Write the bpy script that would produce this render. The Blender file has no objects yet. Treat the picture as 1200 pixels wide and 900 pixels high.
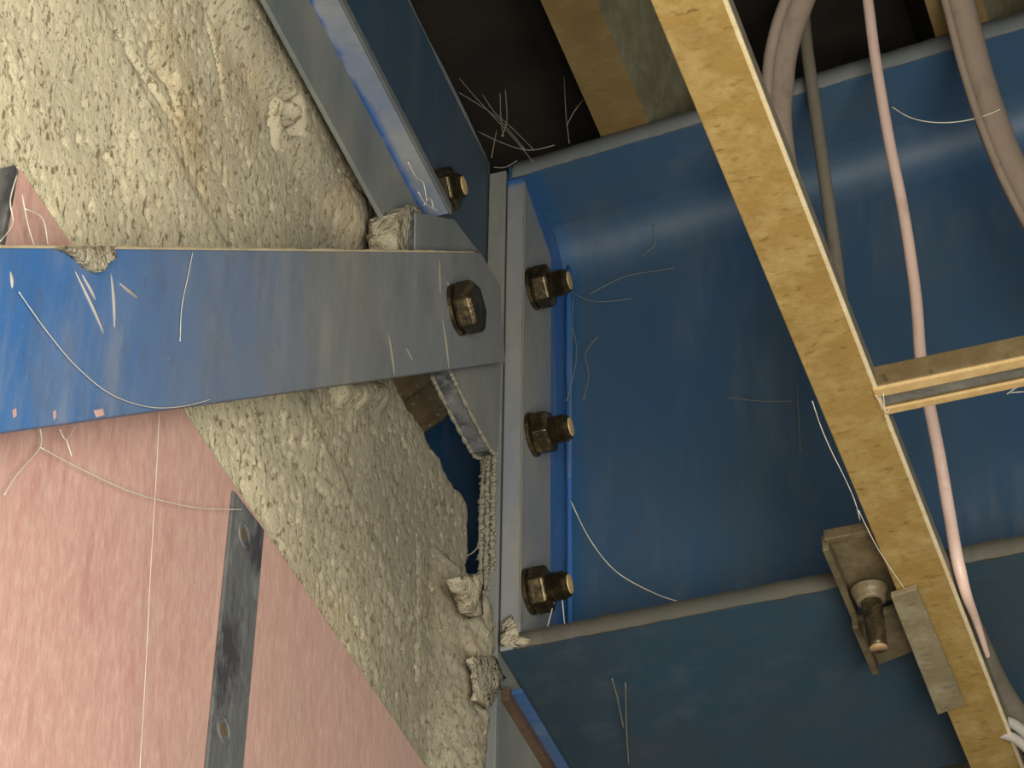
import bpy, bmesh, math, random
import numpy as np
from mathutils import Vector, Matrix
random.seed(4)
S = bpy.context.scene
COL = S.collection
pi = math.pi

# ------------------------------------------------------------------ camera
# world: X along the main beam, Y away from the viewer, Z up (metres)
FPX = 3217.0
YAW, PITCH, ROLL = math.radians(19.62), math.radians(40.66), math.radians(.845)
CAM = np.array([0.67147, -1.91418, 1.6])
def _axes():
    s, c = math.sin(YAW), math.cos(YAW)
    h = np.array([-s, c, 0.]); r = np.array([c, s, 0.]); u = np.array([0, 0, 1.])
    f = h*math.cos(PITCH) + u*math.sin(PITCH)
    up = u*math.cos(PITCH) - h*math.sin(PITCH)
    return (r*math.cos(ROLL) + up*math.sin(ROLL), -r*math.sin(ROLL) + up*math.cos(ROLL), f)
AX = _axes()
cd = bpy.data.cameras.new('camera'); cam = bpy.data.objects.new('camera', cd); COL.objects.link(cam)
cd.sensor_width = 36; cd.lens = 36*FPX/1200; cd.clip_start = .05
cam.matrix_world = Matrix(((*[AX[0][0], AX[1][0], -AX[2][0]], CAM[0]),
                           (*[AX[0][1], AX[1][1], -AX[2][1]], CAM[1]),
                           (*[AX[0][2], AX[1][2], -AX[2][2]], CAM[2]), (0, 0, 0, 1)))
S.camera = cam
def at(x, y, axis, v):
    """point of a real plane (axis = v) seen at a pixel of the photograph"""
    r = (x-600)/FPX*AX[0] + (450-y)/FPX*AX[1] + AX[2]
    return CAM + (v-CAM[axis])/r[axis]*r

# ------------------------------------------------------------------ light
W = bpy.data.worlds.new('shed_daylight'); S.world = W; W.use_nodes = True
bg = W.node_tree.nodes['Background']; bg.inputs[0].default_value = (.95, .98, 1.0, 1); bg.inputs[1].default_value = .17
def area(name, loc, target, size, power, col):
    l = bpy.data.lights.new(name, 'AREA'); l.size = size; l.energy = power; l.color = col
    o = bpy.data.objects.new(name, l); COL.objects.link(o); o.location = loc
    o.rotation_euler = (Vector(target)-Vector(loc)).to_track_quat('-Z', 'Y').to_euler(); return o
area('added_key_light', (1.15, -2.1, 1.40), (-.05, -.75, 2.70), 1.2, 66, (1, .94, .83))  # soft lamp added beside the camera to brighten the left wall
S.view_settings.view_transform = 'Standard'; S.view_settings.look = 'None'
S.view_settings.gamma = 1; S.view_settings.use_curve_mapping = False
S.view_settings.exposure = .55

# ------------------------------------------------------------------ materials
def srgb(r, g, b):
    f = lambda c: ((c/255+.055)/1.055)**2.4 if c > 10 else c/255/12.92
    return (f(r), f(g), f(b), 1)
class M:
    def __init__(s, name, base, rough=.6, metal=0., spec=.4):
        s.m = bpy.data.materials.new(name); s.m.use_nodes = True
        s.t = s.m.node_tree; s.b = s.t.nodes['Principled BSDF']
        s.b.inputs['Roughness'].default_value = rough; s.b.inputs['Metallic'].default_value = metal
        s.b.inputs['Specular IOR Level'].default_value = spec
        s.b.inputs['Base Color'].default_value = base
        s.pos = s.t.nodes.new('ShaderNodeNewGeometry').outputs['Position']
        s.col = None; s.base = base; s.h = None
    def n(s, kind, **k):
        n = s.t.nodes.new(kind)
        for a, v in k.items(): setattr(n, a, v)
        return n
    def lk(s, a, b): s.t.links.new(a, b)
    def noise(s, scale, lo=.4, hi=.6, stretch=(1, 1, 1), detail=4, rough=.6, off=0):
        mp = s.n('ShaderNodeMapping'); mp.inputs['Scale'].default_value = stretch
        mp.inputs['Location'].default_value = (off, off*.7, off*.3)
        s.lk(s.pos, mp.inputs[0])
        no = s.n('ShaderNodeTexNoise'); no.inputs['Scale'].default_value = scale
        no.inputs['Detail'].default_value = detail; no.inputs['Roughness'].default_value = rough
        s.lk(mp.outputs[0], no.inputs['Vector'])
        return s.ramp(no.outputs[0], lo, hi)
    def ramp(s, sock, lo, hi, a=0., b=1.):
        r = s.n('ShaderNodeMapRange'); r.inputs[1].default_value = lo; r.inputs[2].default_value = hi
        r.inputs[3].default_value = a; r.inputs[4].default_value = b
        s.lk(sock, r.inputs[0]); return r.outputs[0]
    def axis(s, v, lo, hi):
        """0..1 along a direction v of the place"""
        d = s.n('ShaderNodeVectorMath', operation='DOT_PRODUCT'); d.inputs[1].default_value = v
        s.lk(s.pos, d.inputs[0]); return s.ramp(d.outputs['Value'], lo, hi)
    def op(s, kind, a, b):
        m = s.n('ShaderNodeMath', operation=kind); m.use_clamp = True
        for i, q in enumerate((a, b)):
            if isinstance(q, (int, float)): m.inputs[i].default_value = q
            else: s.lk(q, m.inputs[i])
        return m.outputs[0]
    def over(s, color, mask):
        mx = s.n('ShaderNodeMix', data_type='RGBA')
        if isinstance(mask, (int, float)): mx.inputs[0].default_value = mask
        else: s.lk(mask, mx.inputs[0])
        if s.col is None: mx.inputs[6].default_value = s.base
        else: s.lk(s.col, mx.inputs[6])
        mx.inputs[7].default_value = color
        s.col = mx.outputs[2]; s.lk(s.col, s.b.inputs['Base Color']); return s
    def bump(s, sock, strength, dist=.002):
        b = s.n('ShaderNodeBump'); b.inputs['Strength'].default_value = strength; b.inputs['Distance'].default_value = dist
        s.lk(sock, b.inputs['Height'])
        if s.h is not None: s.lk(s.h, b.inputs['Normal'])
        s.h = b.outputs[0]; s.lk(s.h, s.b.inputs['Normal']); return s

BLUE = (.022, .090, .235, 1); DUST = srgb(136, 136, 126); TAN = srgb(160, 145, 118)
def dusty(name, base=BLUE, lo=.35, hi=.75, most=.8, dust=DUST, extra=None, rough=.62, streak=(1, 1, .35), mott=.5):
    m = M(name, base, rough)
    k = m.op('MULTIPLY', m.noise(9, lo, hi, streak), most)
    if extra: k = extra(m, k)
    m.over(dust, k)
    m.over(srgb(168, 164, 150), m.op('MULTIPLY', m.op('MULTIPLY', m.noise(28, .48, .72, (1, 1, .14), 5, .65, off=11), m.noise(5, .4, .62, off=13)), mott*.55))
    m.over(srgb(78, 80, 78), m.op('MULTIPLY', m.noise(14, .50, .70, (1, 1, .6), 6, .7, off=17), mott*.5))
    m.over(srgb(176, 172, 158), m.op('MULTIPLY', m.noise(260, .66, .78), mott*.5))
    m.over(srgb(70, 70, 66), m.op('MULTIPLY', m.noise(60, .60, .75, (1, 1, .4), off=3), .25))
    m.bump(m.noise(420, .3, .7), .15, .0006); return m.m
MAT = {}
# main beam paint with a thin dust film, clean stripe beside the end plate
def web_extra(m, k):
    clean = m.axis((1, 0, 0), .012, .020)
    return m.op('MULTIPLY', m.op('ADD', k, .22), clean)
MAT['web'] = dusty('beam_web_paint', (.021, .074, .162, 1), .30, .80, .5, srgb(66, 78, 84), web_extra, .5, mott=.22)
MAT['flange'] = dusty('beam_flange_paint', (.020, .052, .085, 1), .30, .8, .6, srgb(58, 60, 54), None, .6, mott=.12)
MAT['lip'] = dusty('dusty_flange_edge', (.07, .072, .062, 1), .35, .7, .75, srgb(88, 80, 65), None, .85, mott=.3)
MAT['liptop'] = dusty('dusty_top_edge', (.095, .11, .115, 1), .35, .7, .6, srgb(108, 110, 104), None, .85, mott=.4)
def plate_extra(m, k):
    # dust lies on the outer 85 mm of the end plate, bounded by a slanted line near the top
    a = m.ramp(m.axis((0, 1, 0), .0, .2), .425, .440, 1, 0)
    P, Q = at(614, 208, 0, 0), at(646, 300, 0, 0)
    n = np.array([0, Q[2]-P[2], -(Q[1]-P[1])]); n /= np.linalg.norm(n)
    if n[2] > 0: n = -n
    c = float(n @ P); d = m.axis(tuple(float(v) for v in n), c, c+.006)
    return m.op('MULTIPLY', m.op('MULTIPLY', m.op('ADD', k, .62), a), d)
MAT['endplate'] = dusty('end_plate_paint', (.030, .115, .310, 1), .4, .7, .3, srgb(146, 141, 122), plate_extra)
MAT['cleanblue'] = dusty('clean_blue_paint', (.025, .085, .22, 1), .4, .8, .4, srgb(100, 104, 104))
MAT['greysteel'] = dusty('dust_covered_steel', (.13, .15, .15, 1), .35, .70, .85, srgb(142, 139, 126))
MAT['colpaint'] = dusty('column_paint', (.045, .11, .20, 1), .35, .7, .8, srgb(120, 124, 118))
def bar_extra(m, k):
    g = m.op('ADD', m.axis((0, 1, 0), -.86, -.50), m.op('MULTIPLY', m.op('SUBTRACT', m.noise(7, .2, .8), .45), .7))
    return m.op('ADD', m.op('MULTIPLY', g, .84), m.op('MULTIPLY', k, .35))
MAT['bar'] = dusty('brace_paint', (.040, .150, .390, 1), .4, .7, .4, srgb(124, 123, 112), bar_extra, .55, (1, .4, .4), .8)
MAT['eaveweb'] = dusty('eave_beam_paint', (.018, .062, .120, 1), .4, .8, .6, srgb(74, 82, 82), lambda m, k: m.op('ADD', k, m.op('MULTIPLY', m.axis((0, 1, 0), -.40, -.06), .45)), mott=.2)
def fl_extra(m, k):
    e = m.op('ADD', m.axis((1, 0, 0), -.026, -.004), m.op('SUBTRACT', m.noise(22, .3, .7, (1, .5, 1), off=3), .5))
    return m.op('MULTIPLY', m.op('ADD', k, .5), m.ramp(e, .30, .62))
MAT['eaveflange'] = dusty('eave_flange_paint', (.022, .09, .28, 1), .4, .7, .5, srgb(150, 150, 140), fl_extra)

def concrete():
    m = M('rough_cement_coat', srgb(238, 227, 190), .95, 0, .1)
    m.over(srgb(196, 188, 160), m.op('MULTIPLY', m.noise(6, .38, .65), .55))
    # greyer dust towards the steel joint, darkened further to stand for light falloff
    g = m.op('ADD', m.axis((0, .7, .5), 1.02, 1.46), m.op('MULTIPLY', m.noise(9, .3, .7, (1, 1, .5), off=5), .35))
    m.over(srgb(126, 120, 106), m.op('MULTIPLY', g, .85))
    m.over(srgb(186, 160, 112), m.op('MULTIPLY', m.noise(5, .55, .75, off=9), .55))
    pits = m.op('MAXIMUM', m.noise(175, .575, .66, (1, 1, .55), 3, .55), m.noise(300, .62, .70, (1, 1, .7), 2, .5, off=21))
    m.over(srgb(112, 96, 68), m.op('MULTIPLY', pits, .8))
    m.over(srgb(96, 78, 54), m.op('MULTIPLY', m.axis((-1, 0, 0), .066, .082), .85))  # brown inner mortar by depth, also painting the shade of the cavity
    m.over(srgb(226, 218, 194), m.op('MULTIPLY', m.noise(170, .62, .75, off=2), .6))
    m.bump(m.noise(190, .25, .75, (1, 1, .6), 6, .7), .5, .003)
    m.bump(pits, -.7, .003)
    return m.m
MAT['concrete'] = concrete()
def chunk():
    m = M('mortar', srgb(168, 160, 138), .95, 0, .1)
    m.over(srgb(120, 108, 86), m.noise(60, .5, .7)); m.bump(m.noise(120, .3, .7), 1, .004); return m.m
MAT['mortar'] = chunk()
def pink():
    m = M('pink_sheet', srgb(203, 160, 147), .42, 0, .45)
    m.over(srgb(218, 182, 166), m.op('MULTIPLY', m.noise(110, .45, .68, (1, 1, .45), 5, .7), .85))
    m.over(srgb(182, 128, 118), m.op('MULTIPLY', m.noise(70, .52, .72, (1, 1, .30), 5, .6, off=4), .55))
    m.over(srgb(178, 152, 138), m.op('MULTIPLY', m.op('ADD', m.axis((0, 1, 0), -.75, -.05), m.op('MULTIPLY', m.noise(7, .45, .65, (1, 1, .5), off=6), .4)), .6))
    m.bump(m.noise(140, .3, .7, (1, 1, .4)), .25, .001); return m.m
MAT['pink'] = pink()
def strap():
    m = M('dark_strap', srgb(96, 98, 98), .7, .05)
    m.over(srgb(62, 62, 66), m.noise(22, .48, .6, (1, 1, .6)))
    m.over(srgb(122, 124, 122), m.op('MULTIPLY', m.noise(70, .52, .66, (1, 1, .35), off=2), .7))
    m.bump(m.noise(160, .3, .7, (1, 1, .5)), .5, .001); return m.m
MAT['strap'] = strap()
def tray(name, base, light, dark, amt=.5):
    m = M(name, base, .5, .12, .5)
    m.over(light, m.op('MULTIPLY', m.noise(34, .45, .65, detail=7, rough=.7), .7))
    m.over(dark, m.op('MULTIPLY', m.noise(80, .58, .72, (1, 2.2, 1), 5, off=3), amt))
    m.over(dark, m.op('MULTIPLY', m.noise(10, .55, .75, off=8), .4))
    m.bump(m.noise(170, .3, .7), .25, .001); return m.m
MAT['tray'] = tray('yellowed_zinc', srgb(148, 122, 68), srgb(174, 153, 102), srgb(104, 80, 40), .75)
MAT['traylip'] = tray('pale_edge_tint', srgb(206, 190, 150), srgb(222, 212, 184), srgb(150, 122, 76), .3)  # pale edge colour; highlight painted on rail corner and sheet edge
MAT['trayside'] = tray('dusty_zinc_side', srgb(112, 104, 86), srgb(136, 130, 112), srgb(76, 66, 50))
MAT['rungside'] = tray('dark_rung_side', srgb(104, 88, 60), srgb(128, 112, 82), srgb(66, 54, 36), .8)
MAT['rungslot'] = tray('grey_rung_slot', srgb(104, 104, 98), srgb(134, 134, 126), srgb(66, 66, 62), .8)
MAT['runglip'] = tray('tan_rung_lip', srgb(182, 154, 104), srgb(204, 180, 132), srgb(150, 112, 62), .4)
MAT['clamp'] = tray('dirty_cast_clamp', srgb(92, 82, 60), srgb(126, 114, 88), srgb(62, 52, 38), .7)
MAT['splice'] = tray('dusty_grey_plate', srgb(126, 116, 90), srgb(160, 152, 128), srgb(92, 82, 62), .6)
MAT['boltend'] = tray('rusty_bolt_end', srgb(146, 118, 84), srgb(170, 140, 106), srgb(110, 80, 50))
def bolt():
    m = M('dark_bolt_steel', srgb(72, 64, 46), .38, .75, .5)
    m.over(srgb(112, 98, 70), m.noise(90, .5, .65)); m.over(srgb(40, 36, 30), m.op('MULTIPLY', m.noise(60, .5, .65, off=4), .7))
    m.bump(m.noise(200, .3, .7), .3, .001); return m.m
MAT['bolt'] = bolt()
MAT['brass'] = tray('bright_thread_end', srgb(196, 166, 112), srgb(214, 190, 140), srgb(140, 110, 66))
def cablem(name, c, light, dark, rough=.45):
    m = M(name, c, rough, 0, .5)
    m.over(light, m.op('MULTIPLY', m.noise(14, .4, .7, (1, 1, .3)), .5))
    m.over(dark, m.op('MULTIPLY', m.noise(45, .55, .72, (1, 1, .5), off=3), .5)); m.bump(m.noise(150, .3, .7), .15, .001); return m.m
MAT['cab_fat'] = cablem('brown_grey_cable', srgb(142, 126, 112), srgb(164, 150, 136), srgb(104, 90, 76))
MAT['cab_dark'] = cablem('dark_cable', srgb(104, 98, 86), srgb(130, 122, 108), srgb(72, 66, 56))
MAT['cab_pink'] = cablem('pale_pink_cable', srgb(206, 178, 164), srgb(222, 200, 188), srgb(160, 132, 118))
MAT['cab_grey'] = cablem('grey_cable', srgb(150, 146, 140), srgb(186, 184, 180), srgb(100, 96, 90))
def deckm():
    m = M('deck_painted_shade', srgb(34, 29, 23), .8, 0, .2)  # shade of the deep valleys painted in as near-black
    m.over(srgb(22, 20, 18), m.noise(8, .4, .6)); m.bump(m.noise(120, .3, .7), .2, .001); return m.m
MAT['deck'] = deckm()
MAT['rib'] = tray('olive_rib', srgb(112, 92, 54), srgb(124, 106, 70), srgb(88, 70, 40), .3)
MAT['ribside'] = tray('grey_green_rib_side', srgb(112, 108, 84), srgb(138, 134, 112), srgb(86, 80, 58), .3)
MAT['web_silk'] = M('cobweb_silk', srgb(206, 200, 184), .8).m
MAT['web_dim'] = M('dusty_cobweb_silk', srgb(122, 118, 102), .9).m
MAT['fluff'] = M('dust_fluff', srgb(124, 121, 106), 1, 0, .05).m
MAT['rust'] = tray('rusty_strip', srgb(84, 66, 50), srgb(108, 86, 68), srgb(66, 46, 34), .6)
MAT['floor'] = M('shed_floor', srgb(150, 146, 138), .9).over(srgb(120, 118, 112), .4).m

# ------------------------------------------------------------------ builders
def link(name, bm, mat, parent=None, smooth=False, mods=None):
    me = bpy.data.meshes.new(name); bm.normal_update(); bm.to_mesh(me); bm.free()
    mats = mat if isinstance(mat, (list, tuple)) else [mat]
    for q in mats: me.materials.append(MAT[q])
    o = bpy.data.objects.new(name, me); COL.objects.link(o)
    if smooth:
        for p in me.polygons: p.use_smooth = True
    if parent:
        o.parent = parent
        L = Vector(parent.location); P = parent.parent
        while P: L += P.location; P = P.parent
        me.transform(Matrix.Translation(-L))
    return o
def rebase(o):
    kids = list(o.children)
    """put a single-mesh thing's origin at its own middle"""
    c = sum((v.co for v in o.data.vertices), Vector())/len(o.data.vertices)
    o.data.transform(Matrix.Translation(-c)); o.location = c
    for k in kids: k.data.transform(Matrix.Translation(-c))
    return o
def tag(o, label, cat, group=None, kind='thing'):
    o['label'] = label; o['category'] = cat
    if group: o['group'] = group
    if kind: o['kind'] = kind
    return o
def thing(name, loc, label, cat, group=None, kind='thing'):
    o = bpy.data.objects.new(name, None); COL.objects.link(o); o.location = loc; o.empty_display_size = .02
    return tag(o, label, cat, group, kind)
def struct(o): o['kind'] = 'structure'; return o
def bev(bm, w, seg=2):
    if w: bmesh.ops.bevel(bm, geom=[e for e in bm.edges], offset=w, segments=seg, affect='EDGES', profile=.5, clamp_overlap=True)
def hexa(c, w=.001, bm=None):
    """solid from 8 corners: 4 of one face then the 4 opposite ones"""
    b = bmesh.new()
    v = [b.verts.new(Vector([float(t) for t in p])) for p in c]
    for f in ((0, 1, 2, 3), (7, 6, 5, 4), (0, 4, 5, 1), (1, 5, 6, 2), (2, 6, 7, 3), (3, 7, 4, 0)): b.faces.new([v[i] for i in f])
    bmesh.ops.recalc_face_normals(b, faces=b.faces); bev(b, w)
    if bm is None: return b
    me = bpy.data.meshes.new('tmp'); b.to_mesh(me); bm.from_mesh(me); bpy.data.meshes.remove(me); b.free(); return bm
def box(x0, x1, y0, y1, z0, z1, w=.001, bm=None):
    return hexa([(x0, y0, z0), (x1, y0, z0), (x1, y1, z0), (x0, y1, z0), (x0, y0, z1), (x1, y0, z1), (x1, y1, z1), (x0, y1, z1)], w, bm)
def prism(pts, axis, v0, v1, w=.001):
    """polygon pts (3D, flattened on axis) thickened between v0 and v1"""
    b = bmesh.new(); A = []; B = []
    for p in pts:
        q = [float(t) for t in p]; q[axis] = v0; A.append(b.verts.new(q)); q[axis] = v1; B.append(b.verts.new(q))
    b.faces.new(A); b.faces.new(B[::-1]); n = len(A)
    for i in range(n): b.faces.new([A[i], B[i], B[(i+1) % n], A[(i+1) % n]])
    bmesh.ops.recalc_face_normals(b, faces=b.faces); bev(b, w); return b
def smoothpath(P, n=8):
    P = [Vector([float(t) for t in p]) for p in P]; out = []
    for i in range(len(P)-1):
        a = P[max(i-1, 0)]; b = P[i]; c = P[i+1]; d = P[min(i+2, len(P)-1)]
        for k in range(n):
            t = k/n
            out.append(.5*((2*b)+(c-a)*t+(2*a-5*b+4*c-d)*t*t+(3*b-a-3*c+d)*t**3))
    out.append(P[-1]); return out
def tube(P, r, seg=14, n=8, bm=None, taper=None, jit=0):
    b = bm or bmesh.new(); Q = smoothpath(P, n) if n > 1 else [Vector([float(t) for t in p]) for p in P]
    rings = []; side = None
    for i, p in enumerate(Q):
        d = (Q[min(i+1, len(Q)-1)]-Q[max(i-1, 0)]).normalized()
        if side is None: side = d.orthogonal().normalized()
        side = (side - d*side.dot(d)).normalized(); up = d.cross(side)
        rr = r if taper is None else taper(i/(len(Q)-1))
        if jit: rr *= random.uniform(1-jit, 1+jit)
        rings.append([b.verts.new(p+rr*(side*math.cos(2*pi*k/seg)+up*math.sin(2*pi*k/seg))) for k in range(seg)])
    for i in range(len(rings)-1):
        for k in range(seg): b.faces.new([rings[i][k], rings[i][(k+1) % seg], rings[i+1][(k+1) % seg], rings[i+1][k]])
    b.faces.new(rings[0][::-1]); b.faces.new(rings[-1]); return b
def lathe_x(prof, seg=28, bm=None, org=(0, 0, 0), flip=1):
    """prof: list of (x, radius) turned about the X axis"""
    b = bm or bmesh.new(); R = []
    for x, r in prof: R.append([b.verts.new((org[0]+flip*x, org[1]+r*math.cos(2*pi*k/seg), org[2]+r*math.sin(2*pi*k/seg))) for k in range(seg)])
    for i in range(len(R)-1):
        for k in range(seg): b.faces.new([R[i][k], R[i+1][k], R[i+1][(k+1) % seg], R[i][(k+1) % seg]])
    b.faces.new(R[0]); b.faces.new(R[-1][::-1]); bmesh.ops.recalc_face_normals(b, faces=b.faces); return b
def hexnut(x0, x1, af, org, rot=0, dome=.0025):
    b = bmesh.new(); R = af/math.sqrt(3); rings = []
    for x, k in ((x0, .93), (x0+dome, 1), (x1-dome, 1), (x1, .90)):
        rings.append([b.verts.new((org[0]+x, org[1]+R*k*math.cos(rot+pi*i/3), org[2]+R*k*math.sin(rot+pi*i/3))) for i in range(6)])
    for a, c in zip(rings, rings[1:]):
        for i in range(6): b.faces.new([a[i], a[(i+1) % 6], c[(i+1) % 6], c[i]])
    b.faces.new(rings[0]); b.faces.new(rings[-1]); bmesh.ops.recalc_face_normals(b, faces=b.faces)
    bev(b, .0008, 1); return b
# value noise for real relief
def vnoise(u, v, seed):
    def h(i, j):
        n = (i*374761393 + j*668265263 + seed*974634777) & 0xffffffff
        n = ((n ^ (n >> 13))*1274126177) & 0xffffffff
        return ((n ^ (n >> 16)) & 0xffff)/65535.
    i = np.floor(u).astype(np.int64); j = np.floor(v).astype(np.int64); a = u-i; b = v-j
    a = a*a*(3-2*a); b = b*b*(3-2*b)
    return (h(i, j)*(1-a)+h(i+1, j)*a)*(1-b)+(h(i, j+1)*(1-a)+h(i+1, j+1)*a)*b
def fbm(u, v, seed, o=4, g=.5):
    s = 0; a = 1; t = 0
    for k in range(o): s = s+a*vnoise(u*2**k+17.3*k, v*2**k+5.1*k, seed+k); t += a; a *= g
    return s/t

# ================================================================== SETTING
XW = -.05                                    # face of the cement-coated wall
fl = link('floor', box(-2.2, 4, -5, 3, -.1, 0, 0), 'floor'); struct(fl)

def wall():
    st = .0028
    zs = np.arange(2.2, 3.356, st); nz = len(zs); ny = 420
    # outline of the ragged end beside the column
    ez = np.array([2.2, 2.90, 3.00, 3.06, 3.085, 3.10, 3.115, 3.14, 3.20, 3.25, 3.30, 3.40, 3.56])
    ey = np.array([-.012, -.013, -.006, -.010, -.020, -.006, -.010, -.008, -.012, -.015, -.012, -.01, -.01])
    ye = np.interp(zs, ez, ey) + (fbm(zs*60, zs*0+3, 9, 3)-.5)*.007
    t = np.linspace(0, 1, ny)
    Y = -1.25 + (ye[:, None]+1.25)*t[None, :]
    Z = np.repeat(zs[:, None], ny, 1)
    X = np.full_like(Y, XW)
    X += (fbm(Y*6, Z*6, 1, 3)-.5)*.012                                  # trowelled waves
    rough = fbm(Y*210, Z*130, 3, 3, .6)
    amt = .45+.75*fbm(Y*7, Z*7, 21, 2)
    X += (rough-.5)*.0016*amt
    X -= np.clip(fbm(Y*230, Z*120, 31, 2)-.66, 0, 1)*.015*amt          # pits
    X -= np.clip(fbm(Y*150, Z*80, 41, 2)-.74, 0, 1)*.018
    def seg(P, Q, w, d, rag=.006):
        a = np.array([P[1], P[2]]); b = np.array([Q[1], Q[2]]); ab = b-a
        u = np.clip(((Y-a[0])*ab[0]+(Z-a[1])*ab[1])/(ab@ab), 0, 1)
        dd = np.hypot(Y-a[0]-u*ab[0], Z-a[1]-u*ab[1]) + (fbm(Y*70, Z*70, 51, 3)-.5)*rag
        return d*np.exp(-(dd/w)**2)
    A = lambda x, y: at(x, y, 0, XW)
    # a fold of thicker coat running down the wall and a few cracks
    P, Q = A(122, 18), A(245, 262)
    n = np.array([Q[2]-P[2], -(Q[1]-P[1])]); n /= np.linalg.norm(n)
    sd = (Y-P[1])*n[0]+(Z-P[2])*n[1] + (fbm(Y*25, Z*25, 61, 3)-.5)*.02
    X += .004/(1+np.exp(-np.clip(sd/.003, -30, 30)))*np.clip((Z-2.95)/.06, 0, 1)
    X -= seg(A(132, 35), A(205, 145), .0025, .004)
    X -= seg(A(178, 70), A(200, 95), .009, .007); X -= seg(A(195, 92), A(207, 135), .003, .006)
    X -= seg(A(235, 8), A(255, 80), .0022, .006); X -= seg(A(255, 80), A(266, 150), .0016, .004)
    X -= seg(A(487, 640), A(482, 800), .0022, .006); X -= seg(A(455, 480), A(476, 525), .0014, .004)
    K = lambda x, y: at(x, y, 0, XW+.013)
    # knobbly hollow with a loop-shaped rim
    for (a, b, w, d) in (((330, 118), (340, 165), .0038, .034), ((333, 105), (350, 122), .004, .016), ((350, 118), (356, 150), .0035, .020),
                         ((342, 138), (352, 150), .003, .022)): X -= seg(K(*a), K(*b), w, d)
    X += seg(K(342, 120), K(347, 132), .004, .006)
    # torn places by the gusset plate
    for (a, b, w, d) in (((462, 262), (460, 290), .008, .045), ((440, 238), (436, 262), .004, .014), ((425, 232), (430, 255), .004, .012),
                         ((470, 242), (478, 268), .007, .014), ((392, 205), (420, 235), .003, .012), ((455, 236), (480, 240), .006, .010)): X -= seg(A(*a), A(*b), w, d)
    # broken-out cavity below the brace
    P, Q = A(474, 452), A(545, 572)
    n = np.array([-(Q[2]-P[2]), Q[1]-P[1]]); n /= np.linalg.norm(n)
    sd = (Y-P[1])*n[0]+(Z-P[2])*n[1] + (fbm(Y*45, Z*45, 71, 3)-.5)*.022
    cut = 1/(1+np.exp(-np.clip(sd/.004, -30, 30)))*(1/(1+np.exp(-np.clip((Z-3.185)/.006, -30, 30))))*(1/(1+np.exp(-np.clip((3.30-Z)/.01, -30, 30))))*(1/(1+np.exp(-np.clip((Y+.205)/.006, -30, 30))))
    X -= cut*(.055+.05*fbm(Y*40, Z*40, 81, 3))
    # coat swells over the foot of the end plate
    bul = np.clip((3.105-Z)/.02, 0, 1)*np.clip((Y+.105)/.085, 0, 1); bul = bul*bul*(3-2*bul)
    X += bul*(.026+.012*(fbm(Y*60, Z*60, 91, 3)-.5))
    lump = np.exp(-(((Y+.020)/.022)**2+((Z-3.03)/.035)**2)); X += lump*.008*fbm(Y*110, Z*110, 95, 3)
    X += seg(A(395, 460), A(440, 462), .012, .014, .014)              # smear of mortar under the bar
    e0, e1 = at(40, 222, 0, -.036), at(500, 900, 0, -.036)               # flat bedding behind the sheet
    zp = e0[2]+(e1[2]-e0[2])*(Y-e0[1])/(e1[1]-e0[1]); yl = at(21, 203, 0, -.036)[1]
    X = np.where((Z < zp-.012) & (Y > yl-.016), -.049, np.where((Z < zp+.004) & (Y > yl-.02), np.minimum(X, -.0472), X))
    up = np.clip((Z-3.225)/.055, 0, 1); X += up*up*(3-2*up)*.015*np.clip((-.27-Y)/.05, 0, 1)
    # return of the coat at its ragged end
    Xr = np.stack([X[:, -1]-.006, X[:, -1]-.03, X[:, -1]-.12], 1)
    Yr = np.stack([Y[:, -1]+.002, Y[:, -1]+.003, Y[:, -1]+.001], 1)
    X = np.concatenate([np.full((nz, 1), -.30), X, Xr, np.full((nz, 1), -.30)], 1)
    Y = np.concatenate([Y[:, :1], Y, Yr, Yr[:, -1:]], 1); Z = np.concatenate([Z[:, :1], Z, Z[:, :4]], 1)
    co = np.stack([X, Y, Z], 2).reshape(-1, 3); w = X.shape[1]
    i = np.arange(nz-1)[:, None]*w + np.arange(w-1)[None, :]
    F = np.stack([i, i+1, i+w+1, i+w], 2).reshape(-1, 4)
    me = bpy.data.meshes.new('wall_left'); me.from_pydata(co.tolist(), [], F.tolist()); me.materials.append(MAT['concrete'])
    me.polygons.foreach_set('use_smooth', [True]*len(me.polygons)); me.update()
    o = bpy.data.objects.new('wall_left', me); COL.objects.link(o); return struct(o)
wall()
# lower storey of the same wall, and the wall behind the column
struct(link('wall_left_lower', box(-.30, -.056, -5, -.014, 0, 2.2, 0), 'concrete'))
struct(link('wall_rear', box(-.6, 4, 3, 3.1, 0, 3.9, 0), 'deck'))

# roof deck: folded sheet, ribs along Y, carried by the beam
SL = .08
def deck():
    zb = lambda x: 3.655+SL*x
    prof = [(-2.2, .13), (-.45, .13), (-.42, 0), (-.36, 0), (-.33, .13), (.045, .13), (.083, 0), (.135, 0), (.172, .13), (.405, .13), (.440, 0), (.495, 0), (.530, .13), (.77, .13), (.80, 0), (.855, 0), (.89, .13), (2.2, .13)]
    bm = bmesh.new(); A = []; B = []
    for dz in (0, .004):
        row = []
        for x, h in prof: row.append((bm.verts.new((x, -3, zb(x)+h+dz)), bm.verts.new((x, 3, zb(x)+h+dz))))
        A.append(row)
    for r, row in enumerate(A):
        for i in range(len(row)-1):
            f = bm.faces.new([row[i][0], row[i+1][0], row[i+1][1], row[i][1]])
            lo = (prof[i][1], prof[i+1][1])
            f.material_index = 1 if lo == (0, 0) else (2 if lo == (0, .13) and r == 0 else 0)
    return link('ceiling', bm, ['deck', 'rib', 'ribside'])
struct(deck())

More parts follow.
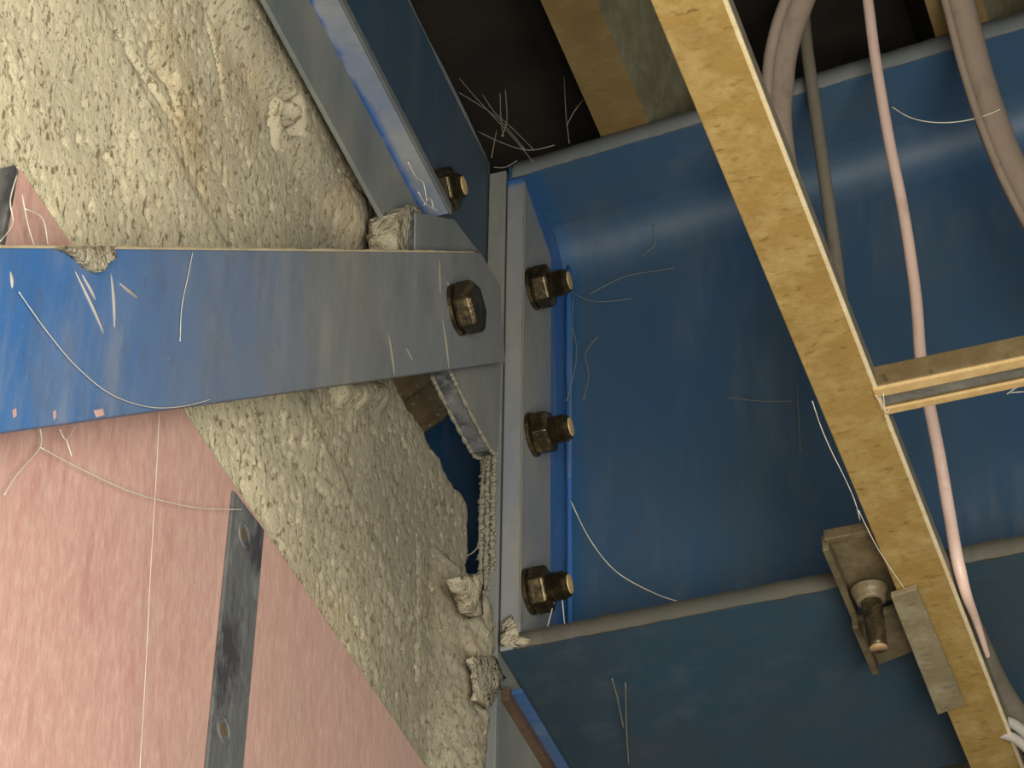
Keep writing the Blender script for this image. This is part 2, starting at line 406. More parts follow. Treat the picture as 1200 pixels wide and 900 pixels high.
# ================================================================== STEEL
# main beam
beam = thing('steel_beam', (0, .13, 3.03), 'deep blue steel I-beam with dusty grey edges running right under the roof deck', 'beam')
XB0, XB1 = -.019, 1.5
zt_lo = lambda x: 3.632+.075*x
zt_hi = lambda x: 3.652+.080*x
YF, YW, YE = 0., .132, .312
def webmesh():
    bm = bmesh.new(); rows = []
    for x in (XB0+.019, .25, .5, .8, XB1):
        zt = zt_lo(x); pr = []
        for k in range(9):                                   # rolled root at the top
            a = pi/2*k/8; r = .046; pr.append((YW-r+r*math.sin(a), zt-r+r*math.cos(a)))
        for k in range(9):
            a = pi/2*k/8; r = .020; pr.append((YW-r+r*math.cos(a), 3.0472+r-r*math.sin(a)))
        pr += [(YW+.012, 3.0472), (YW+.012, zt)]
        rows.append([bm.verts.new((x, y, z)) for y, z in pr])
    n = len(rows[0])
    for a, b in zip(rows, rows[1:]):
        for i in range(n): bm.faces.new([a[i], a[(i+1) % n], b[(i+1) % n], b[i]])
    bm.faces.new(rows[0]); bm.faces.new(rows[-1][::-1]); bmesh.ops.recalc_face_normals(bm, faces=bm.faces); return bm
w = link('web', webmesh(), 'web', beam)
for p in w.data.polygons: p.use_smooth = True
w.data.set_sharp_from_angle(angle=math.radians(40))
def flange(zl, zh, y0, y1, x0=XB0, x1=XB1, wv=.0015):
    return hexa([(x0, y0, zl(x0)), (x1, y0, zl(x1)), (x1, y1, zl(x1)), (x0, y1, zl(x0)), (x0, y0, zh(x0)), (x1, y0, zh(x1)), (x1, y1, zh(x1)), (x0, y1, zh(x0))], wv)
link('top_flange', flange(zt_lo, zt_hi, .0012, YE), 'web', beam)
link('bottom_flange', flange(lambda x: 3.030, lambda x: 3.047, .0012, YE), 'flange', beam)
# dust caked on the two edges, a ragged skin with thickness
def caked(x0, x1, zl, zh, y, seed, th=.0014, amp=.0012, n=420):
    bm = bmesh.new(); rows = []
    for i in range(n+1):
        x = x0+(x1-x0)*i/n
        a = float(fbm(np.array([x*90.]), np.array([seed*1.]), seed, 3)[0]-.5)*2*amp
        c = float(fbm(np.array([x*90.]), np.array([seed*7.]), seed+5, 3)[0]-.5)*2*amp
        l, h = zl(x)-.0004+a, zh(x)+.0006+c
        rows.append([bm.verts.new(q) for q in ((x, y+.001, l), (x, y-th*.9, l+.0005), (x, y-th, (l+h)/2), (x, y-th*.9, h-.0005), (x, y+.001, h))])
    for a, b in zip(rows, rows[1:]):
        for k in range(4): bm.faces.new([a[k], b[k], b[k+1], a[k+1]])
        bm.faces.new([a[4], b[4], b[0], a[0]])
    bm.faces.new(rows[0]); bm.faces.new(rows[-1][::-1]); bmesh.ops.recalc_face_normals(bm, faces=bm.faces); return bm
o = link('edge_line', caked(-.015, XB1, zt_lo, zt_hi, .001, 3), 'liptop', beam, True); o['label'] = 'grey dust caked on the upper flange edge'
o = link('edge_line', caked(-.006, XB1, lambda x: 3.030, lambda x: 3.047, .001, 8), 'lip', beam, True); o['label'] = 'brownish dust caked on the lower flange edge'
link('end_plate', box(-.0195, 0, .0002, .27, 3.0306, 3.628, .0015), ['endplate'], beam)
o = link('edge_line', tube([(-.0004, .0006, 3.05+.575*i/60) for i in range(61)], .0010, 6, 1, jit=.25), 'fluff', beam, True); o['label'] = 'pale line of dust down the corner of the end plate'
# weld bead at end plate and web
b = tube([(.006, YW-.004, 3.06+i*.019) for i in range(30)], .0032, 8, 1, jit=.18); link('weld_bead', b, 'endplate', beam, True)
# plugged hole and drip beside the plate, near the top
o = link('paint_blob', tube([at(650, 281, 1, YW-.006), at(653, 286, 1, YW-.006), at(655, 293, 1, YW-.006)], .005, 10, 4, taper=lambda t: .003+.004*math.sin(pi*t)), 'cab_grey', beam, True)

# column behind the end plate
colm = thing('steel_column', (-.03, .13, 0), 'blue steel column standing behind the end plate of the beam, dusty edge towards the wall', 'column')
link('front_flange', box(-.040, -.0215, .001, .27, 0, 3.645, .0012), 'greysteel', colm)
link('web', box(-.28, -.040, .13, .142, 0, 3.64, 0), 'web', colm)
link('rear_flange', box(-.299, -.281, .001, .27, 0, 3.64, .001), 'colpaint', colm)
# eave beam along Y
eave = thing('eave_beam', (-.02, -.8, 3.37), 'blue steel beam from the top of the photo to the column, above the grey angle', 'beam')
XD = -.042
D = [at(575, 197, 0, XD), at(573, 330, 0, XD)]
yE = -.112
YN = -2.2
def webside():
    p1 = at(480, 0, 0, XD); p2 = at(575, 195, 0, XD)
    return p1, p2
p1, p2 = webside()
ztop = (p1[2]+p2[2])/2
yend = float(at(572, 260, 0, XD)[1])
link('web', box(XD-.010, XD, YN, yend, 3.372, ztop, .001), 'eaveweb', eave)
o = link('edge_line', tube([(XD-.003, YN+(yend-YN)*i/60, ztop-.001) for i in range(61)], .0042, 8, 1, jit=.2), 'liptop', eave, True)
o['label'] = 'pale dust along the top edge'
o = link('end_highlight', tube([(XD-.004, yend, ztop-.24*i/30) for i in range(31)], .0042, 8, 1, jit=.1), 'liptop', eave, True)  # pale tube paints the lit end edge of the web
yfl = float(at(528, 250, 2, 3.37)[1])
link('bottom_flange', box(XD, .0035, YN, yfl, 3.370, 3.378, .0008), 'eaveflange', eave)
o = link('flange_edge', box(.0035, .0062, YN, yfl, 3.3685, 3.379, .0008), 'liptop', eave); o['label'] = 'flange edge painted pale as if lit'  # pale strip paints the light on the flange tip
# grey angle under it
ang = thing('steel_angle', (-.02, -.8, 3.30), 'dusty grey angle iron lying along the cement wall below the blue eave beam', 'angle iron')
za0, za1 = float(at(425, 213, 0, -.02)[2]), 3.3692
ya1 = float(at(489, 247, 0, -.02)[1])
link('upright_leg', box(-.0245, -.02, YN, ya1, za0+.002, za1, .001), 'greysteel', ang)
link('flat_leg', box(-.095, -.0245, YN, ya1, 3.358, 3.3665, .0005), 'greysteel', ang)

# gusset plate
XG = 0.
G = [at(x, y, 0, XG) for x, y in ((487, 248), (533, 257), (544, 272), (566, 300), (587, 335), (588, 425), (583, 532), (574, 527), (528, 436), (490, 380), (486, 320))]
gus = link('gusset_plate', prism(G, 0, XG-.0175, XG, .0012), 'greysteel')
for off in (XG-.0175, XG):
    b = tube([np.array([off, g[1], g[2]]) for g in (at(512, 440, 0, XG), at(528, 437, 0, XG), at(550, 482, 0, XG), at(574, 526, 0, XG), at(583, 532, 0, XG))][1:], .0016, 6, 14, jit=.55)
    o = link('edge_fluff', b, 'fluff', gus); o['label'] = 'fuzzy pale dust along the edge'
gus.data.materials.append(MAT['strap'])
for p in gus.data.polygons:
    if abs(p.normal.x) < .3: p.material_index = 1  # edge faces get a dark colour in place of shade
tag(rebase(gus), 'grey gusset plate bolted behind the end of the flat bar, pointed at its foot', 'gusset plate')
# flat bar brace
XBAR0, XBAR1 = .001, .013
def on(x, y): return at(x, y, 0, XBAR1)
T0, T1 = on(0, 290), on(563, 296); B0, B1 = on(0, 507), on(592, 424)
back = lambda a, b, s: a-(b-a)*s
BAR = [back(T0, T1, .45), T1, on(574, 318), on(585, 342), on(590, 385), B1, back(B0, B1, .45)]
brace = thing('flat_bar_brace', tuple(float(v) for v in (T1+B1)/2), 'wide flat bar brace, bright blue at left, dusty grey at its bolted end', 'brace')
link('bar', prism(BAR, 0, XBAR0, XBAR1, .0012), 'bar', brace)
b = tube([back(T0, T1, .45)*(1-i/90)+T1*(i/90)+np.array([-.004, 0, .0008]) for i in range(91)], .0020, 6, 1, jit=.25)  # thin cream tube along the bar's upper edge
o = link('edge_line', b, 'traylip', brace, True); o['label'] = 'cream line along the upper edge'
# scraped pale paint chips near the lower edge
for (x, y, w_, h_) in ((116, 484, 6, 5), (17, 484, 2, 6), (64, 486, 1.6, 6)):
    pts = [on(x-w_, y-h_*.6), on(x+w_*.7, y-h_), on(x+w_, y+h_*.5), on(x-w_*.5, y+h_)]
    o = link('paint_chip', prism(pts, 0, XBAR1-.0005, XBAR1+.0003, 0), 'pink', brace); o['label'] = 'bare chip in the blue paint'
# dust scratches near the bolt
for (P, Q) in (((515, 302), (516, 345)), ((518, 372), (526, 432)), ((524, 330), (530, 350)), ((455, 390), (462, 440)), ((476, 408), (484, 424)), ((88, 318), (122, 392)), ((96, 322), (112, 352)), ((140, 332), (162, 350)), ((12, 318), (14, 338)), ((130, 320), (134, 384))):
    a, c = on(*P), on(*Q); dd = .0012
    b = tube([a, (a+c)/2+np.array([0, random.uniform(-.002, .002), 0]), c], dd, 5, 4, taper=lambda t: .0003+dd*math.sin(pi*t))
    o = link('scuff', b, 'web_dim' if P[0] > 300 else 'cab_grey', brace, True); o['label'] = 'pale scuff in the dust'

# mortar on the bar and by the column
def lump(name, pts, axis, v0, v1, seed, label, sub=5, mat='mortar', amp=.006):
    bm = prism(pts, axis, v0, v1, 0)
    bmesh.ops.triangulate(bm, faces=bm.faces[:])
    for k in range(sub): bmesh.ops.subdivide_edges(bm, edges=[e for e in bm.edges if e.calc_length() > .0035], cuts=1)
    for v in bm.verts:
        c = v.co; 
        q = float(fbm(np.array([c.y*170.+c.x*90]), np.array([c.z*170.]), seed, 3)[0]-.5); q2 = float(fbm(np.array([c.y*150.+7]), np.array([c.z*150.+c.x*110]), seed+4, 3)[0]-.5)
        v.co += Vector((q*amp, q2*amp, -q*amp*.6))
    o = link(name, bm, mat, None, True); return tag(rebase(o), label, 'mortar')
lump('mortar_dab', [on(64, 292), on(126, 291), on(127, 300), on(118, 313), on(108, 322), on(96, 314), on(82, 300)], 0, XBAR1-.001, XBAR1+.006, 5, 'grey dab of mortar sitting on the upper edge of the flat bar', amp=.004)
lump('mortar_chunk', [at(x, y, 0, -.013) for x, y in ((540, 676), (568, 671), (566, 722), (558, 716))], 0, -.027, -.014, 6, 'pale mortar chunk wedged below the dark gap between wall and column', amp=.004)
bm = bmesh.new()
for x_, a_, b_ in ((-.0395, 3.085, 3.268), (-.034, 3.09, 3.272), (-.028, 3.12, 3.275)):
    tube([(x_+random.uniform(-.0012, .0012), random.uniform(-.0012, .0006), a_+(b_-a_)*i/110) for i in range(111)], .0024, 6, 1, bm, jit=.65)
for i in range(90):
    bmesh.ops.create_icosphere(bm, subdivisions=1, radius=random.uniform(.0008, .0022), matrix=Matrix.Translation((random.uniform(-.041, -.024), random.uniform(-.003, 0), random.uniform(3.10, 3.285))))
dc = link('dust_crust', bm, 'fluff', None, True); tag(rebase(dc), 'fuzzy pale crust of dust running down the edge of the steel column', 'dust', kind='stuff')
lump('dirt_clump', [at(x, y, 0, -.016) for x, y in ((556, 770), (580, 768), (592, 792), (586, 815), (574, 830), (560, 820))], 0, -.0210, -.017, 19, 'dark crumbly dirt at the foot of the joint, between cement coat and lower flange', amp=.009)
lump('mortar_patch', [at(x, y, 0, -.010) for x, y in ((462, 250), (474, 242), (488, 243), (487, 250), (487, 298), (464, 298), (458, 275))], 0, -.032, -.006, 13, 'crumbling mortar patch between the cement wall and the upper end of the gusset plate', amp=.006)
lump('dirt_clump', [at(x, y, 1, -.002) for x, y in ((588, 757), (590, 735), (600, 722), (606, 735), (609, 747), (622, 752), (606, 757))], 1, -.006, .008, 7, 'crumbly brown dirt in the corner where the lower flange meets the end plate', mat='mortar', amp=.005)

# ------------------------------------------------------------------ bolts
def bolt(name, org, label, group=None, rot=.35, shank=.040, af=.039, thk=.018, washer=True):
    t = thing(name, org, label, 'bolt', group)
    O = (org[0], org[1], org[2])
    link('washer', lathe_x([(0, .001), (0, .0215), (.0006, .0220), (.003, .0220), (.0036, .0214), (.0036, .001)], 30, None, O), 'bolt', t)
    link('nut', hexnut(.0037, .0037+thk, af, O, rot), 'bolt', t)
    x = .0037+thk-.001; pr = [(x, .001), (x, .0125)]; 
    while x < shank-.005:
        pr += [(x+.0012, .0140), (x+.0024, .0118)]; x += .0026
    pr += [(shank-.0015, .0122), (shank, .0100)]
    s = link('shank', lathe_x(pr, 26, None, O), 'bolt', t)
    e = link('thread_end', lathe_x([(shank-.001, .001), (shank-.001, .0098), (shank+.0008, .0090), (shank+.0012, .001)], 24, None, O), 'brass', s)
    e['label'] = 'worn bright tip'
    return t
GR = 'bolts through the end plate of the beam'
XE = .0008
for k, (x, y, lab, rot) in enumerate(((631, 337, 'dark hex nut on a threaded bolt end, topmost of the three on the end plate', .30),
                                      (631, 508, 'dark hex nut on a threaded bolt end, middle of three on the end plate', .62),
                                      (628, 692, 'dusty hex nut on a bolt end, lowest of the three, just above the lower flange', .15))):
    p = at(x, y, 0, .008); bolt('hex_bolt', (XE, float(p[1]), float(p[2])), lab, GR, rot)
p = at(524, 222, 0, XD+.014); bolt('eave_bolt', (XD+.0002, float(p[1]), max(float(p[2]), 3.404)), 'shiny nut half hidden behind the eave beam flange at the top of the joint', None, .2, .031, .038, .020)
# head on the flat bar
p = at(545, 361, 0, XBAR1+.009); O = (XBAR1, float(p[1]), float(p[2]))
hb = thing('brace_bolt', O, 'large dark hex bolt head holding the end of the flat bar to the gusset', 'bolt')
link('washer', lathe_x([(0, .001), (0, .0238), (.0035, .0236), (.004, .001)], 34, None, O), 'bolt', hb)
link('head', hexnut(.004, .0225, .0430, O, .42, .0035), 'bolt', hb)
link('shank', lathe_x([(-.034, .001), (-.034, .012), (.004, .012), (.004, .001)], 20, None, O), 'bolt', hb)

# strip below the beam: rusty packing and blue edge along the beam end
pk = thing('packing_strip', (-.012, .12, 3.01), 'rusty brown packing strip below the beam end, slanting to the bottom of the photo', 'packing strip')
bm = box(-.0213, -.0135, .012, .27, 2.985, 2.9985, .0008); link('strip', bm, 'rust', pk)
o = link('blue_edge', box(-.0213, -.004, .02, .27, 2.9995-.004, 2.9999, .0006), 'cleanblue', pk); o['label'] = 'clean blue edge'

# ------------------------------------------------------------------ pink sheet and strap
XP = -.036
PZ = float(at(370, 700, 0, XP)[2]); 
e0, e1 = at(40, 222, 0, XP), at(500, 900, 0, XP)
zt_ = lambda y: float(e0[2]+(e1[2]-e0[2])*(y-e0[1])/(e1[1]-e0[1]))
yl = float(at(21, 203, 0, XP)[1])
PK = [(XP, yl, 2.2), (XP, yl, zt_(yl)), (XP, .0-.012, zt_(-.012)), (XP, -.012, 2.2)]
pinkp = thing('pink_panel', (XP, -.5, 2.2), 'pink sheet panel on the lower left wall, its upper edge slanting across the photo', 'wall panel')
link('sheet', prism(PK, 0, XP-.010, XP, .0008), 'pink', pinkp)
o = link('sheet_edge', tube([(XP-.002, yl+(-.012-yl)*i/50, zt_(yl+(-.012-yl)*i/50)+.0006) for i in range(51)], .0016, 6, 1, jit=.12), 'traylip', pinkp, True); o['label'] = 'highlight painted along the upper edge'  # pale tube paints light caught by the sheet's upper edge
o = link('gap_shade', box(XP-.010, XP+.001, yl-.0065, yl-.0005, 2.2, zt_(yl)-.004, .0008), 'strap', pinkp); o['label'] = 'dark strip in place of the shaded gap at the left edge'  # dark box stands for the shaded gap beside the sheet
def strapmesh():
    xs = XP+.0030
    a = at(275, 575, 0, xs); b_ = at(310, 621, 0, xs)
    ya, yb = float(a[1]), float(b_[1]); za, zb = float(a[2]), float(b_[2])
    z0 = 2.2; bm = bmesh.new()
    return prism([(xs, ya, z0), (xs, ya, za), (xs, yb, zb), (xs, yb, z0)], 0, XP+.0002, xs, .0006), ya, yb
sb, sya, syb = strapmesh()
st = thing('metal_strap', (XP, (sya+syb)/2, 2.2), 'dark grey metal strap with oval screw holes, upright on the pink sheet', 'strap')
link('strip', sb, 'strap', st)
for (x, y) in ((286, 627), (262, 855)):
    c = at(x, y, 0, XP+.003); O = (XP+.003, float(c[1]), float(c[2]))
    r_ = link('hole_rim', lathe_x([(-.0015, .0100), (.0006, .0102), (.0011, .0090), (.0006, .0078), (-.0015, .0078)], 26, None, O), 'strap', st, True)
    h_ = link('screw', lathe_x([(-.0015, .001), (-.0015, .0080), (-.0005, .0076), (.0000, .0050), (.0001, .0005)], 24, None, O), 'rungside', st); h_['label'] = 'sunken brown screw'

# ------------------------------------------------------------------ cable ladder
Z0, Z1 = 2.985, 3.007
def railx(x, y): return at(x, y, 2, Z0)
la, lb = railx(762, 0), railx(1131, 885); ra, rb = railx(850, 0), railx(1195, 890)
def linex(p, q, y): return float(p[0]+(q[0]-p[0])*(y-p[1])/(q[1]-p[1]))
ladder = thing('cable_ladder', (.37, -.3, Z0), 'yellowed metal cable ladder hung under the beam, one side rail and a rung in view', 'cable ladder')
y0_, y1_ = -2.1, 1.6
def railbox(l0, l1, r0, r1, z0, z1, w=.002):
    return hexa([(l0, y0_, z0), (r0, y0_, z0), (r1, y1_, z0), (l1, y1_, z0), (l0, y0_, z1), (r0, y0_, z1), (r1, y1_, z1), (l1, y1_, z1)], w)
L0, L1, R0, R1 = linex(la, lb, y0_), linex(la, lb, y1_), linex(ra, rb, y0_), linex(ra, rb, y1_)
rail = link('side_rail', railbox(L0, L1, R0, R1, Z0, Z0+.003, .0012), 'tray', ladder)
o = link('rail_web', railbox(R0-.0025, R1-.0025, R0+.0005, R1+.0005, Z0+.0022, Z1, .0008), 'trayside', rail); o['label'] = 'dusty grey upright of the rail'
o = link('rail_glint', railbox(R0-.0022, R1-.0022, R0+.0014, R1+.0014, Z0-.0006, Z0+.0034, .0010), 'traylip', rail); o['label'] = 'highlight painted on the corner of the rail'  # pale strip paints the light caught on the rail corner
link('rail_web', railbox(L0, L1, L0+.0025, L1+.0025, Z0+.002, Z1, .0008), 'tray', rail)
dx = .40
o = link('side_rail', railbox(L0+dx, L1+dx, R0+dx, R1+dx, Z0, Z0+.003, .0012), 'tray', ladder)
link('rail_web', railbox(L0+dx, L1+dx, L0+.0025+dx, L1+.0025+dx, Z0+.002, Z1, .0008), 'tray', o)
# strut rung, slot downwards
ry0, ry1 = float(at(1018, 455, 2, Z0)[1]), float(at(1030, 487, 2, Z0)[1])
rx0, rx1 = linex(ra, rb, ry0)-.001, linex(la, lb, ry0)+dx
q0, q1, q2, q3 = (ry0+(ry1-ry0)*t for t in (0, .33, .76, 1))
rung = link('rung', box(rx0, rx1, q0+.0005, q0+.003, Z0+.0012, Z0+.021, .0005), 'rungside', ladder)
bmx = box(rx0, rx1, q0+.003, q3-.003, Z0+.007, Z0+.0095, .0003); link('slot_bottom', bmx, 'rungslot', rung)
link('rung_back', box(rx0, rx1, q3-.003, q3-.0005, Z0+.0012, Z0+.021, .0005), 'rungside', rung)
link('rung_lip', box(rx0-.002, rx1, q0, q1, Z0-.0022, Z0+.0015, .0016), 'runglip', rung)
link('rung_lip', box(rx0-.001, rx1, q2, q3, Z0-.0015, Z0+.0015, .0013), 'runglip', rung)

# splice plate under the rail
zs_ = Z0-.0065
sp = [at(x, y, 2, zs_) for x, y in ((1044, 700), (1074, 690), (1131, 826), (1099, 838))]
spl = link('support_plate', prism(sp, 2, zs_, Z0-.0008, .0008), 'splice'); tag(rebase(spl), 'grey dusty flat plate lying under the cable ladder rail, below the clamp', 'plate')

# beam clamp
zc = 3.012
C4 = [at(x, y, 2, zc) for x, y in ((969, 634), (1010, 619), (1046, 690), (1000, 712))]
cx0, cx1 = float(min(C4[0][0], C4[3][0])), float(C4[1][0])
cy0, cy1 = float(C4[0][1]), float(C4[3][1])
clampo = thing('beam_clamp', (cx0+.02, cy0+.05, zc), 'dirty brown beam clamp with a hanging bolt, left of the ladder rail', 'clamp')
cr = linex(la, lb, -.05)+.003
link('upper_plate', hexa([(cx0+.003, cy0, zc), (cr-.004, cy0-.004, zc), (cr, cy1, zc), (cx0+.003, cy1, zc), (cx0+.003, cy0, zc+.006), (cr-.004, cy0-.004, zc+.006), (cr, cy1, zc+.006), (cx0+.003, cy1, zc+.006)], .001), 'clamp', clampo)
link('side_lip', box(cx0-.003, cx0+.003, cy0-.001, cy1+.004, zc-.010, zc+.006, .0012), 'clamp', clampo)
link('back_lip', box(cx0, cr-.004, cy0-.006, cy0+.001, zc-.003, zc+.008, .0012), 'clamp', clampo)
link('lower_plate', hexa([(cx0+.001, cy1+.004, zc-.012), (cr, cy1-.006, zc-.012), (cr+.001, cy1+.060, zc-.012), (cx0+.004, cy1+.075, zc-.012), (cx0+.001, cy1+.004, zc-.006), (cr, cy1-.006, zc-.006), (cr+.001, cy1+.060, zc-.006), (cx0+.004, cy1+.075, zc-.006)], .001), 'clamp', clampo)
link('lower_lip', box(cx0-.003, cx0+.003, cy1+.002, cy1+.078, zc-.020, zc-.004, .0012), 'clamp', clampo)
# collar and bolt hanging down
bt = at(1019, 692, 2, zc-.012); bb = at(1029, 752, 2, zc-.066)
bt = Vector([float(v) for v in bt]); bb = Vector([bt.x+.002, bt.y+.006, zc-.068])
d_ = (bb-bt)
link('collar', tube([bt+d_*-.02, bt+d_*.06, bt+d_*.12, bt+d_*.2], .018, 22, 4, taper=lambda t: .0165-.004*t), 'clamp', clampo, True)
bo = link('bolt', tube([bt, bt+d_*.5, bb], .0095, 18, 4, taper=lambda t: .0092-.0012*t), 'bolt', clampo, True)
o = link('bolt_end', tube([bb-d_*.02, bb+d_*.02], .0078, 18, 1), 'boltend', bo, True); o['label'] = 'tan rusty bolt end'

# ------------------------------------------------------------------ cables
def cab(name, pts, r, mat, label, pl=-.04, extra=(), seg=16, taper=None, group=None):
    P = [at(x, y, 1, pl) for x, y in pts] + [np.array(e) for e in extra]
    o = link(name, tube(P, r, seg, 10, taper=taper), mat, None, True)
    return tag(rebase(o), label, 'cable', group)
cab('power_cable', ((975, -90), (938, 0), (919, 55), (913, 100), (911, 150), (925, 240), (962, 365), (1034, 545)), .0150, 'cab_fat',
    'thick brown-grey cable bending down behind the top of the ladder rail', -.048, ((.366, -.060, 3.052),)+tuple(((linex(la, lb, y)+linex(ra, rb, y))/2+.003, y, z) for y, z in ((-.095, 3.0245), (-.2, 3.0225), (-.7, 3.0225), (-1.3, 3.0225))))
cab('twin_cable', ((960, -70), (921, 0), (904, 55), (899, 100), (895, 150), (905, 225)), .0060, 'cab_fat', 'thin brown strand hugging the left side of the thick bending cable', -.0735)
cab('dark_cable', ((940, -40), (943, 30), (950, 90), (957, 140), (968, 220), (979, 300), (987, 360), (1010, 470)), .0066, 'cab_dark', 'straight dark grey cable just right of the thick bending one', -.011)
cab('thin_cable', ((1010, -40), (1017, 0), (1026, 70), (1042, 165), (1059, 250), (1073, 345), (1079, 420), (1090, 480), (1100, 530), (1112, 600), (1121, 652)), .0056, 'cab_pink', 'slim pale pink cable hanging behind the rung from top to lower right', -.035, tuple((linex(ra, rb, y)+.0014+dx_, y, z) for y, dx_, z in ((-.012, .0062, 2.990), (.03, .006, 2.990), (.09, .004, 2.991))), taper=lambda t: .0056 if t < .80 else .0056-.0035*(t-.80)/.20)
cab('sheathed_cable', ((1106, -60), (1123, 0), (1146, 90), (1173, 170), (1206, 240), (1260, 340)), .0158, 'cab_fat', 'thick tan-grey cable crossing the top right corner', -.045)
cab('side_wire', ((1093, -40), (1107, 0), (1128, 80), (1153, 155), (1183, 225), (1235, 320)), .0040, 'cab_fat', 'narrow wire along the left side of the thick cable at top right', -.062)
P = [np.array([.376, -.035, 3.0188]), np.array([.380, .0, 3.0188]), np.array([.392, .06, 3.0185]), at(1168, 800, 2, 3.018), at(1203, 856, 2, 3.018), at(1250, 935, 2, 3.018)]
lc = link('lower_cable', tube(P, .0110, 16, 10), 'cab_dark', None, True)
tag(rebase(lc), 'dark thick cable emerging from behind the ladder rail at the lower right', 'cable')
# coils at lower right
for k, (r, off, lab) in enumerate(((.0050, 0, 'grey cable loop at the bottom right corner, upper of the two'), (.0045, 16, 'grey cable loop at the bottom right corner, lower of the two'))):
    cab('cable_loop', ((1168, 843+off), (1178, 845+off), (1190, 850+off), (1204, 862+off), (1222, 885+off), (1246, 920+off)), r, 'cab_grey', lab, .21, group='looped cables at the bottom right')

# ------------------------------------------------------------------ cobwebs
def strand(name, paths, label, r=.0007, mat='web_silk'):
    kind = 'stuff' if name == 'cobweb_tangle' else 'thing'
    bm = bmesh.new()
    for (axis, v, pts) in paths:
        P = [at(x, y, axis, v) for x, y in pts]; tube(P, r*.5, 5, 5, bm, jit=.2)
    o = link(name, bm, mat, None, True); return tag(rebase(o), label, 'cobweb', None, kind)
strand('cobweb_thread', [(0, XBAR1+.002, ((22, 342), (40, 368), (60, 395), (90, 430), (130, 462), (175, 477), (215, 476), (250, 467)))], 'long curved cobweb thread hanging across the blue end of the flat bar', .0006)
strand('cobweb_thread', [(0, XBAR1+.0015, ((226, 295), (220, 325), (213, 360), (211, 400)))], 'short upright cobweb thread on the middle of the flat bar', .0006)
strand('cobweb_thread', [(0, XP+.006, ((47, 524), (90, 547), (150, 575), (200, 589), (240, 596), (288, 597))), (0, XP+.006, ((47, 502), (47, 524), (20, 556), (5, 580)))], 'forked cobweb thread slung from under the flat bar to the dark strap', .0008)
strand('cobweb_thread', [(0, XP+.008, ((187, 478), (183, 560), (177, 660), (171, 780), (164, 900)))], 'thin plumb cobweb thread down the pink sheet', .0005)
strand('cobweb_thread', [(0, XP+.008, ((90, 496), (78, 515), (70, 503))), (0, XP+.008, ((78, 515), (84, 535)))], 'small knotted cobweb under the lower edge of the flat bar', .0008)
strand('cobweb_thread', [(0, XP+.008, ((20, 205), (12, 235), (15, 262), (0, 283))), (0, XP+.008, ((26, 228), (32, 260), (40, 288))), (0, XP+.008, ((30, 245), (50, 256), (56, 286)))], 'pale cobweb threads over the small pink triangle at upper left', .0009)
strand('cobweb_thread', [(1, YW-.03, ((668, 585), (690, 630), (720, 668), (760, 692), (797, 705), (830, 704)))], 'hanging cobweb thread from the end plate down to the lower flange', .0011)
strand('cobweb_thread', [(1, .03, ((655, 676), (648, 710), (638, 747))), (1, .03, ((658, 690), (660, 715), (663, 745)))], 'two cobweb threads from the lowest nut to the lower flange', .0010)
strand('cobweb_thread', [(1, -.062, ((1045, 125), (1065, 137), (1090, 143), (1120, 143), (1150, 137), (1172, 128)))], 'cobweb thread sagging between the pale cable and the thick right cable', .0010)
strand('cobweb_thread', [(2, 3.02, ((737, 900), (734, 850), (733, 800))), (2, 3.02, ((731, 855), (724, 820), (717, 795)))], 'forked cobweb thread under the lower flange near the bottom of the photo', .0011, 'web_dim')
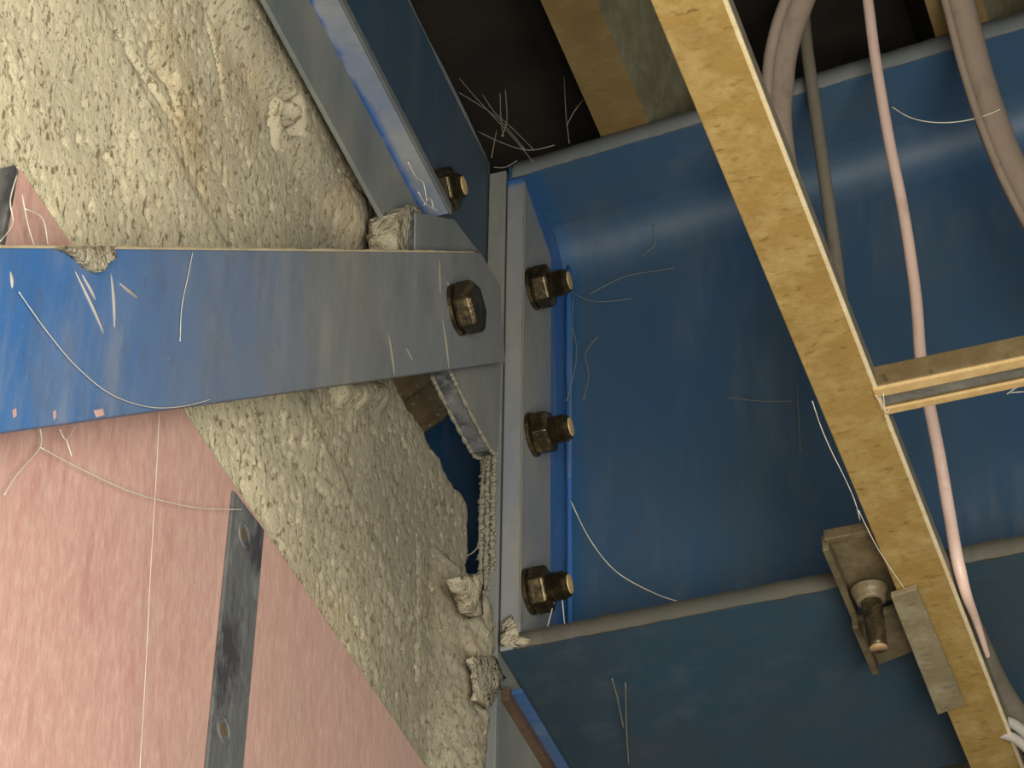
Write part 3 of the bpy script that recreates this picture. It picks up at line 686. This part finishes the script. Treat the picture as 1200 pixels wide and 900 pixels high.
strand('cobweb_tangle', [(1, -.02, ((519, 66), (545, 100), (572, 130), (600, 160), (625, 190))), (1, -.02, ((537, 108), (560, 122), (585, 140), (615, 175))), (1, -.02, ((560, 154), (590, 168), (620, 176), (650, 170))),
       (1, -.02, ((586, 108), (587, 140), (590, 160))), (1, -.02, ((592, 104), (594, 140), (588, 160))), (1, -.02, ((565, 110), (580, 132), (600, 150), (625, 175))), (1, -.02, ((582, 152), (576, 185))),
       (1, -.02, ((522, 0), (516, 60))), (1, -.02, ((578, 196), (592, 196), (606, 188)))], 'tangle of cobwebs in the dark corner where the two beams meet', .0011, 'web_dim')
strand('cobweb_tangle', [(1, -.02, ((661, 88), (663, 130), (667, 168))), (1, -.02, ((684, 116), (672, 132), (664, 148)))], 'forked cobweb hanging beside the olive roof rib', .0010, 'web_dim')
strand('cobweb_tangle', [(1, YW-.02, ((722, 190), (745, 205), (780, 220), (815, 226))), (1, YW-.02, ((690, 345), (730, 325), (765, 318), (790, 314))), (1, YW-.02, ((695, 235), (692, 262), (700, 285))), (1, YW-.02, ((670, 380), (676, 410), (672, 440), (664, 470))), (1, YW-.02, ((850, 465), (890, 470), (928, 470))), (1, YW-.02, ((934, 450), (936, 490), (938, 530))), (1, YW-.02, ((672, 345), (670, 400), (669, 470), (667, 560))), (1, YW-.02, ((684, 468), (690, 440), (686, 415), (700, 395))), (1, YW-.02, ((640, 322), (690, 352), (740, 350))), (1, YW-.02, ((765, 262), (768, 285), (752, 300)))],
       'faint dusty cobwebs spread on the blue beam web', .0007, 'web_dim')
strand('cobweb_thread', [(2, Z0-.004, ((952, 470), (962, 500), (975, 530), (988, 556), (1001, 585), (1008, 610))), (2, Z0-.012, ((1006, 598), (1030, 645), (1062, 693))), (2, Z0-.004, ((1026, 463), (1038, 482), (1042, 480))), (2, Z0-.004, ((1035, 461), (1038, 492)))],
       'cobweb threads clinging to the left edge of the ladder rail by the clamp', .0008)
strand('cobweb_thread', [(0, .003, ((497, 240), (504, 232), (508, 244))), (0, .003, ((490, 225), (500, 240), (516, 248))), (0, .003, ((478, 190), (488, 208), (496, 214), (500, 235)))], 'white cobweb in the end of the channel above the gusset plate', .0009)
strand('cobweb_thread', [(1, -.01, ((571, 530), (564, 570), (562, 610), (560, 640), (547, 652)))], 'curved root-like cobweb strand hanging in the dark gap beside the wall', .0012, 'web_dim')
strand('cobweb_thread', [(1, -.06, ((1180, 462), (1190, 455), (1200, 452))), (1, -.06, ((1184, 460), (1200, 459)))], 'scrap of white web under the rung at the right edge', .0011)
